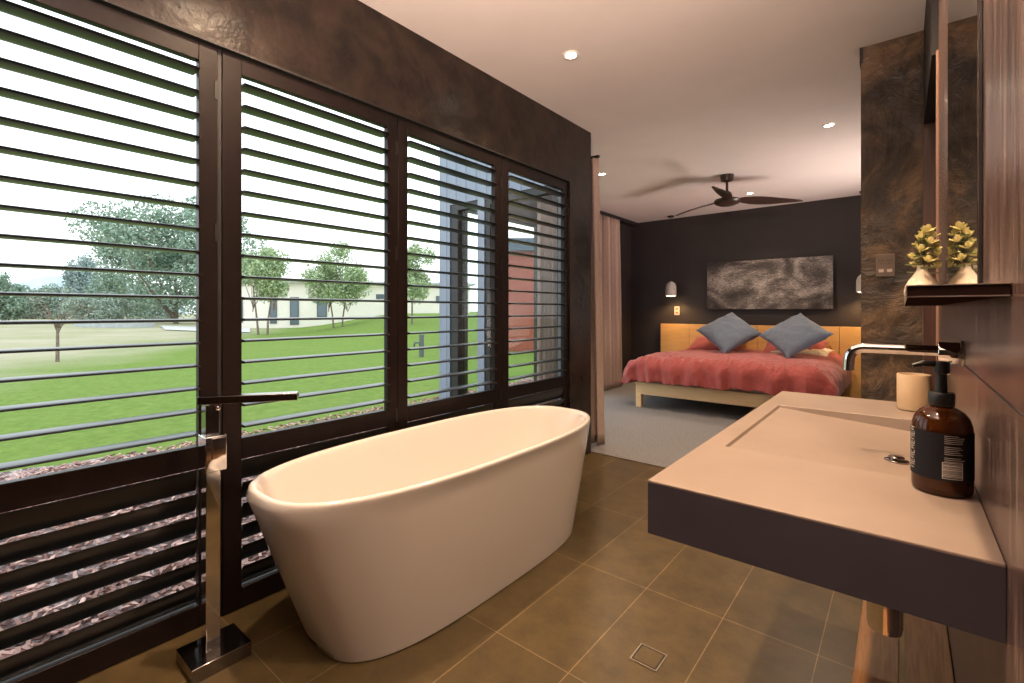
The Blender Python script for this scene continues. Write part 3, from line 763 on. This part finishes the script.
# ================================================================== DOWNLIGHTS
DL = [(-1.506, 2.374, 'recessed ceiling downlight above the far end of the bathtub', 125, 1),
      (-.350, 2.22, 'recessed ceiling downlight above the vanity', 72, 1),
      (-.462, 4.594, 'recessed downlight on the ceiling right of the fan, nearest the mottled wall', 60, .95),
      (-1.507, 6.60, 'recessed downlight on the ceiling just behind the fan', 60, .95),
      (-2.55, 4.65, 'recessed downlight on the ceiling at the edge of the near curtain', 60, .95),
      (-1.52, .80, 'recessed ceiling downlight over the near end of the bathtub', 110, 1),
      (-.350, .80, 'recessed ceiling downlight over the near end of the vanity', 85, 1)]
first = None
for (x, y, lab, en, w_) in DL:
    if first is None:
        first = thing('ceiling_light', lab, 'light', (x, y, CEIL), 'recessed downlights')
        obj('trim_ring', MB().lathe([(.030, -.001), (.034, -.006), (.046, -.006), (.048, -.0005)], (0, 0, 0), 32, cap0=False, cap1=False), 'ceiling', first, local=True)
        obj('lens', MB().lathe([(.031, -.004), (.031, -.001)], (0, 0, 0), 28), 'lens', first, local=True)
        o = first
    else:
        o = copy_tree(first); o.location = (x, y, CEIL); o['label'] = lab
    warm_light('downlight_beam', 'SPOT', (x, y, CEIL - .012), en*.72, o, (1, .71, .46) if y < 3.4 else (1, .76, .56), .03, 125, .75)

# uplighters added to brighten the ceilings: one behind the camera, one behind the partition
def uplighter(name, lab, x, y, z, energy, col, tilt, head, cone, rad):
    t = thing(name, lab, 'lamp', (x, y, z))
    obj('shade', MB().lathe([(.03, z - .02), (.05, z), (.10, z + .09), (.092, z + .09), (.045, z + .01)], (x, y, 0), 28), 'black', t)
    ul = warm_light('added_uplight', 'SPOT', (x, y, z + .10), energy, t, col, rad, cone, 1.0)
    d_ = Vector((math.sin(head)*math.cos(tilt), math.cos(head)*math.cos(tilt), math.sin(tilt)))
    ul.rotation_euler = d_.to_track_quat('-Z', 'Y').to_euler()
    return t
t = uplighter('added_wall_uplight', 'added black uplighter behind the camera, brightening the bathroom ceiling', -.03, -.35, 1.70, 1350, (1, .72, .57), math.radians(46), math.radians(-36), 112, .10)
obj('arm', MB().box(-.02, -.36, 1.70, RX - .001, -.34, 1.72), 'black', t)
t = uplighter('added_floor_uplight', 'added black uplighter behind the mottled wall, brightening the bedroom ceiling', .80, 6.1, 1.0, 400, (1, .80, .70), math.radians(38), math.radians(-95), 120, .55)
obj('pole', MB().lathe([(.13, .004), (.13, .02), (.012, .03), (.012, .98)], (.80, 6.1, 0), 24), 'black', t)

# ================================================================== CURTAINS
def curtain(name, p0, p1, z0, z1, amp, waves, lab, seed):
    P0, P1 = Vector(p0), Vector(p1); d_ = (P1 - P0); nrm = Vector((-d_.y, d_.x)).normalized()
    def fn(u, v):
        z = z1 + (z0 - z1)*v
        ph = 2*PI*waves*(u + .012*math.sin(7*u + seed)) + .5*noise.noise(Vector((u*9, v*1.5, seed)))
        a_ = amp*(.75 + .35*v)
        q = P0 + d_*(u*(.92 + .08*v)) + nrm*(a_*math.sin(ph) + .25*a_*math.sin(2.7*ph + seed))
        return (q.x, q.y, z)
    o = obj(name, MB().grid(fn, int(waves*14), 24), 'curtain', None, loc=((P0.x+P1.x)/2, (P0.y+P1.y)/2, z0), angle=80)
    s_ = o.modifiers.new('thick', 'SOLIDIFY'); s_.thickness = .003
    tag(o, lab, 'curtain', 'linen curtains')
curtain('curtain', (-2.80, 3.775), (-2.05, 3.775), .012, 2.565, .040, 9, 'near pink-beige linen curtain gathered at the end of the dark wall', 1)
curtain('curtain', (-3.46, 6.02), (-3.46, 6.90), .012, 2.62, .050, 10, 'far pink-beige linen curtain hanging beside the charcoal wall', 5)
rl = obj('curtain_rail', MB().box(-3.5, 3.76, 2.57, -2.10, 3.79, 2.59), 'black', None, loc=(-2.6, 3.8, 2.58))
tag(rl, 'black curtain rail above the near curtain', 'rail')

# ================================================================== OUTSIDE
GZ = -.15
def ground_h(x, y):
    # gentle rise towards the right-hand distance
    d_ = -x*SN + y*CS; r_ = (x*CS + y*SN)/max(d_, .1)*FPX + 512
    k = max(0, min(1, (d_ - 14)/20)); s_ = max(0, min(1, (r_ - 290)/120)); s_ = s_*s_*(3-2*s_)
    return GZ + 1.15*k*k*(3-2*k)*s_ + .35*k*max(0, min(1, (220 - r_)/200))
def gfn(u, v):
    d_ = .5 + 240*(v**3.2); a_ = math.radians(-72 + 100*u)   # fan of ground seen through the windows
    dirx, diry = math.sin(a_ - YAW), math.cos(a_ - YAW)
    x, y = -2.6 + dirx*d_, 1.0 + diry*d_
    return (x, y, ground_h(x, y))
# lawn as a fan-shaped sheet left of the house
def gfn2(u, v):
    x = -5.0 - 235*(u**2.6); y = -60 + 330*v
    if v < .5: y = 4 - 64*((.5 - v)*2)**1.6
    else: y = 4 + 266*((v - .5)*2)**1.8
    return (x, y, ground_h(x, y))
o = struct('ground', MB().grid(gfn2, 90, 110), 'lawn', label='green lawn running out to a dry paddock'); o['kind'] = 'structure'
mfn = lambda u, v: (-2.26 - 3.25*u - (.35*math.sin(v*9) + .15*math.sin(v*23))*u*u, -4 + 14*v, GZ + .012 + .03*noise.noise(Vector((u*8, v*40, 2))))
o = struct('ground_mulch', MB().grid(mfn, 30, 90), 'mulch', label='bark mulch bed along the house outside the shutters')
m = MB(); bm = m.bm
for k in range(20000):
    y = random.uniform(-1.5, 7.6); u = random.random()**1.2; x = -2.30 - 3.2*u; 
    if y > 3.55 and x > -4.05: continue
    L_ = random.uniform(.012, .034); W_ = random.uniform(.005, .011)
    R = Matrix.Translation((x, y, GZ + .03 + random.random()*.02)) @ Matrix.Rotation(random.uniform(0, PI), 4, 'Z') @ Matrix.Rotation(random.uniform(-.5, .5), 4, 'Y') @ Matrix.Rotation(random.uniform(-.5, .5), 4, 'X')
    m.box(-L_, -W_, -.003, L_, W_, .003, R)
ch_ = obj('bark_chips', m, 'chip', None, loc=(-3.8, 2, GZ), fixn=False, smooth=False)
tag(ch_, 'loose pinkish bark chips scattered over the garden bed', 'bark chips', kind='stuff')

def leaves(mb, c, rx, ry, rz, n, sz, seed, hollow=.35):
    rnd = random.Random(seed); bm = mb.bm
    blobs = []
    for k in range(20):
        a = rnd.uniform(0, 2*PI); e = math.asin(rnd.uniform(-.95, 1)); q = rnd.uniform(.35, .78)
        blobs.append((c[0] + rx*q*math.cos(a)*math.cos(e), c[1] + ry*q*math.sin(a)*math.cos(e), c[2] + rz*q*math.sin(e), rnd.uniform(.28, .46)))
    for k in range(int(n*1.7)):
        bx_, by_, bz_, s_ = rnd.choice(blobs)
        v_ = Vector((rnd.gauss(0, 1), rnd.gauss(0, 1), rnd.gauss(0, 1))).normalized() * (rnd.random()**.45)
        p = Vector((bx_ + v_.x*rx*s_, by_ + v_.y*ry*s_, bz_ + v_.z*rz*s_*.85))
        d_ = Vector((rnd.gauss(0, 1), rnd.gauss(0, 1), rnd.gauss(0, .8))).normalized(); w_ = d_.orthogonal().normalized(); w_.rotate(Matrix.Rotation(rnd.uniform(0, PI), 3, d_))
        a_ = sz*.72*rnd.uniform(.6, 1.3)
        vs = [bm.verts.new(p + d_*a_), bm.verts.new(p + w_*a_*.45), bm.verts.new(p - d_*a_), bm.verts.new(p - w_*a_*.45)]
        bm.faces.new(vs)
def tree(name, px, d_, ztop_y, zlow_y, halfpx, lab, mat, n, sz, seed, trunks=1, trunk_r=.09, cat='tree', group='trees beyond the lawn', tl=0):
    x, y = at(px, d_); g = ground_h(x, y)
    zt = CAMZ + (HZ - ztop_y)*d_/FPX; zl = CAMZ + (HZ - zlow_y)*d_/FPX
    rx = halfpx*d_/FPX*.86
    t = thing(name, lab, cat, (x, y, g), group)
    m = MB(); rnd = random.Random(seed)
    for k in range(trunks):
        ox = (k - (trunks-1)/2)*.35*CS*1.5; oy = (k - (trunks-1)/2)*.35*SN*1.5
        tipx, tipy = x + ox*2.2, y + oy*2.2
        m.tube([(x + ox, y + oy, g - .05), (x + ox*1.2 + rnd.uniform(-.08, .08), y + oy*1.2, g + (zl-g)*.6), (tipx, tipy, zl + (zt-zl)*.35)], [trunk_r, trunk_r*.8, trunk_r*.4], 8)
        for j in range(5):
            a = rnd.uniform(0, 2*PI); q = rnd.uniform(.4, .75)
            m.tube([(tipx, tipy, zl + (zt-zl)*.02*j), (tipx + math.cos(a)*rx*q, tipy + math.sin(a)*rx*q, zl + (zt-zl)*rnd.uniform(.3, .7))], [trunk_r*.4, trunk_r*.15], 6)
    obj('trunk', m, 'bark', t)
    m = MB(); leaves(m, (x, y, (zt+zl)/2), rx, rx, (zt-zl)/2*1.02, n, sz, seed)
    obj('foliage', m, mat, t, fixn=False, smooth=False)
G2 = 'distant bush trees on the left'
tree('gum_tree', 176, 48, 184, 322, 94, 'largest grey-green gum tree in the distance, left of the first post', 'gum', 16000, .26, 1, trunk_r=.3)
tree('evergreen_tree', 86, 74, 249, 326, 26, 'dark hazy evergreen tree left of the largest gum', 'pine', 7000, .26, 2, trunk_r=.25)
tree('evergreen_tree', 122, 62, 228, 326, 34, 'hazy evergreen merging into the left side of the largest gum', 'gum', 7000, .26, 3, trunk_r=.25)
tree('bushy_tree', 4, 42, 270, 329, 24, 'rounded green tree at the far left edge of the view', 'gum', 5000, .2, 4, trunk_r=.2)
tree('bushy_tree', 44, 62, 282, 327, 34, 'pale hazy scrub between the left tree and the evergreen', 'bushm', 4500, .25, 5, trunk_r=.15)
tree('bushy_tree', 100, 43, 290, 328, 34, 'grey-green scrub low in front of the evergreens', 'bushm', 4500, .18, 6, trunk_r=.15)
tree('bushy_tree', 152, 70, 282, 328, 46, 'green scrub under the largest gum', 'bushm', 4500, .26, 7, trunk_r=.15)
tree('young_tree', 263, 27, 236, 312, 32, 'light green double-trunk tree in front of the pale building', 'gumlight', 7500, .115, 8, 2, .07)
tree('young_tree', 338, 29, 242, 312, 42, 'wide light green tree in front of the pale building windows', 'gumlight', 8500, .115, 9, 2, .06)
tree('young_tree', 412, 25, 238, 306, 30, 'light green tree seen through the third shutter panel', 'gumlight', 6000, .10, 10, 1, .06)
# little bare tree on the dry grass
bx_, by_ = at(57.5, 12.6); g = ground_h(bx_, by_)
t = thing('bare_sapling', 'small leafless sapling on the dry grass', 'tree', (bx_, by_, g))
m = MB(); rnd = random.Random(4)
fork = Vector((bx_, by_, g + .95)); m.tube([(bx_, by_, g - .02), (bx_ + .02, by_, g + .5), fork], [.045, .036, .03], 8)
obj('trunk', m, 'bark', t)
m = MB()
for k in range(11):
    a = 2*PI*k/11; r1 = rnd.uniform(.25, .6); e1 = fork + Vector((math.cos(a)*r1, math.sin(a)*r1, rnd.uniform(.15, .7)))
    m.tube([fork - Vector((0, 0, rnd.uniform(0, .25))), (fork + e1)/2 + Vector((0, 0, .06)), e1], [.016, .011, .006], 6)
    for j in range(3):
        b2 = a + rnd.uniform(-.8, .8); e2 = e1 + Vector((math.cos(b2)*.3, math.sin(b2)*.3, rnd.uniform(0, .35))); m.tube([e1, e2], [.006, .003], 5)
obj('branches', m, 'bark', t)
# hills
def hill(px0, px1, d_, ytop, seed, name, lab):
    def fn(u, v):
        px = px0 + (px1 - px0)*u; x, y = at(px, d_*(1 + .25*v))
        e = math.sin(PI*u)**.6 * math.sin(PI*min(1, v*.5 + .0))
        zt = CAMZ + (HZ - ytop)*d_/FPX
        return (x, y, GZ - 2 + (zt + 2)*e*(.85 + .15*noise.noise(Vector((u*5, seed, 0)))) + 1.2*noise.noise(Vector((u*60, v*10, seed))))
    o = struct(name, MB().grid(fn, 120, 12), 'hill', label=lab)
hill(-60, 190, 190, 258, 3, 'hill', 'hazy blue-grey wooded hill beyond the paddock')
# pale building
bA, bB = Vector(at(205, 36)), Vector(at(470, 42)); dirv = (bB - bA).normalized(); nr = Vector((-dirv.y, dirv.x))
if nr.dot(bA) < 0: nr = -nr
g0 = GZ - .1; top = 3.45
bl = thing('pale_building', 'long low cream building with dark windows behind the young trees', 'building', (bA.x, bA.y, g0))
def wbox(mb, s0, s1, n0, n1, z0, z1):
    R = Matrix(((dirv.x, nr.x, 0, bA.x), (dirv.y, nr.y, 0, bA.y), (0, 0, 1, 0), (0, 0, 0, 1)))
    mb.box(s0, n0, z0, s1, n1, z1, R); return mb
Lb = (bB - bA).length
obj('wall', wbox(MB(), 0, Lb, 0, 6, g0, top), 'render', bl)
obj('roof', wbox(MB(), -.4, Lb + .4, -.5, 6.5, top, top + .18), 'stone', bl)
def s_of(px):
    # where the ray of column px meets the facade
    dx, dy = at(px, 1); det = dx*(-dirv.y) + dirv.x*dy
    q = (bA.x*(-dirv.y) + dirv.x*bA.y)/det
    return (Vector((dx*q, dy*q)) - bA).dot(dirv)
for (pa, pb, z0, z1) in ((270, 277, .2, 2.3), (290, 299, .1, 2.3), (317, 327, .7, 2.4), (376, 384, 2.2, 2.6), (436, 444, 1.9, 2.5), (234, 243, .3, 2.2)):
    wd = obj('window', wbox(MB(), s_of(pa), s_of(pb), -.06, -.001, z0, z1), 'alu', bl)
    obj('pane', wbox(MB(), s_of(pa) + .08, s_of(pb) - .08, -.075, -.061, z0 + .08, z1 - .08), 'pane_dark', wd)
# stone ring
rx_, ry_ = at(116, 35); g = ground_h(rx_, ry_)
t = thing('stone_ring', 'low pale round stone planter on the dry grass', 'planter', (rx_, ry_, g))
obj('ring_wall', MB().lathe([(2.3, g - .1), (2.3, g + .38), (2.05, g + .38), (2.05, g + .12), (0, g + .12)], (rx_, ry_, 0), 40), 'stone', t)
# driveway
pts = [at(165, 31), at(250, 29), at(250, 36), at(160, 39)]
def dfn(u, v):
    a = Vector(pts[0]).lerp(Vector(pts[1]), u); b_ = Vector(pts[3]).lerp(Vector(pts[2]), u); q = a.lerp(b_, v); return (q.x, q.y, ground_h(q.x, q.y) + .05)
struct('ground_driveway', MB().grid(dfn, 16, 8), 'gravel', label='pale driveway at the far side of the lawn')
# garden tap post
qx, qy = at(421.5, 13.9); g = ground_h(qx, qy)
t = thing('garden_tap_post', 'dark garden tap post standing in the lawn', 'post', (qx, qy, g))
obj('post', MB().box(qx - .05, qy - .05, g - .02, qx + .05, qy + .05, g + .66), 'alu', t)
obj('tap', MB().tube([(qx, qy, g + .42), (qx - .2*CS, qy - .2*SN, g + .42), (qx - .22*CS, qy - .22*SN, g + .3)], .03, 8), 'alu', t)
# rust red shed
sxp, syp = at(496, 15.6); g = ground_h(sxp, syp)
t = thing('garden_shed', 'rust-red timber shed with dark roof seen through the last shutter panel', 'shed', (sxp, syp, g))
ex_, ey_ = CS, SN
R = Matrix(((CS, -SN, 0, sxp), (SN, CS, 0, syp), (0, 0, 1, 0), (0, 0, 0, 1)))
m = MB().box(0, 0, g - .05, 2.6, 2.4, 3.15, R)
for k in range(18): m.box(.145*k, -.02, g, .145*k + .02, 0, 3.15, R)
obj('board_wall', m, 'redtimber', t)
obj('roof', MB().box(-.2, -.3, 3.15, 2.8, 2.6, 3.55, R), 'roofd', t)

# ================================================================== WORLD + LIGHT
W = bpy.data.worlds.new('overcast_sky'); S.world = W; W.use_nodes = True
nt = W.node_tree; bg = nt.nodes['Background']
tc = nt.nodes.new('ShaderNodeTexCoord'); sp = nt.nodes.new('ShaderNodeSeparateXYZ'); rp = nt.nodes.new('ShaderNodeValToRGB')
nt.links.new(tc.outputs['Generated'], sp.inputs[0]); nt.links.new(sp.outputs['Z'], rp.inputs['Fac']); nt.links.new(rp.outputs['Color'], bg.inputs['Color'])
rp.color_ramp.elements[0].position = 0; rp.color_ramp.elements[0].color = (.95, .98, 1, 1)
rp.color_ramp.elements[1].position = .7; rp.color_ramp.elements[1].color = (.80, .90, 1, 1)
bg.inputs['Strength'].default_value = 2.5

# camera
cd = bpy.data.cameras.new('camera'); cam = bpy.data.objects.new('camera', cd); COL.objects.link(cam)
cam.location = (0, 0, CAMZ); cam.rotation_euler = (PI/2, 0, YAW)
cd.sensor_width = 36; cd.lens = FPX/1024*36; cd.shift_y = -30.5/1024; cd.clip_start = .02; cd.clip_end = 1000
S.camera = cam
S.view_settings.view_transform = 'Standard'; S.view_settings.look = 'None'; S.view_settings.gamma = 1; S.view_settings.use_curve_mapping = False
S.view_settings.exposure = 0
S.cycles.use_denoising = True
S.cycles.max_bounces = 10; S.cycles.diffuse_bounces = 5; S.cycles.glossy_bounces = 5; S.cycles.transparent_max_bounces = 16
S.cycles.sample_clamp_indirect = 6
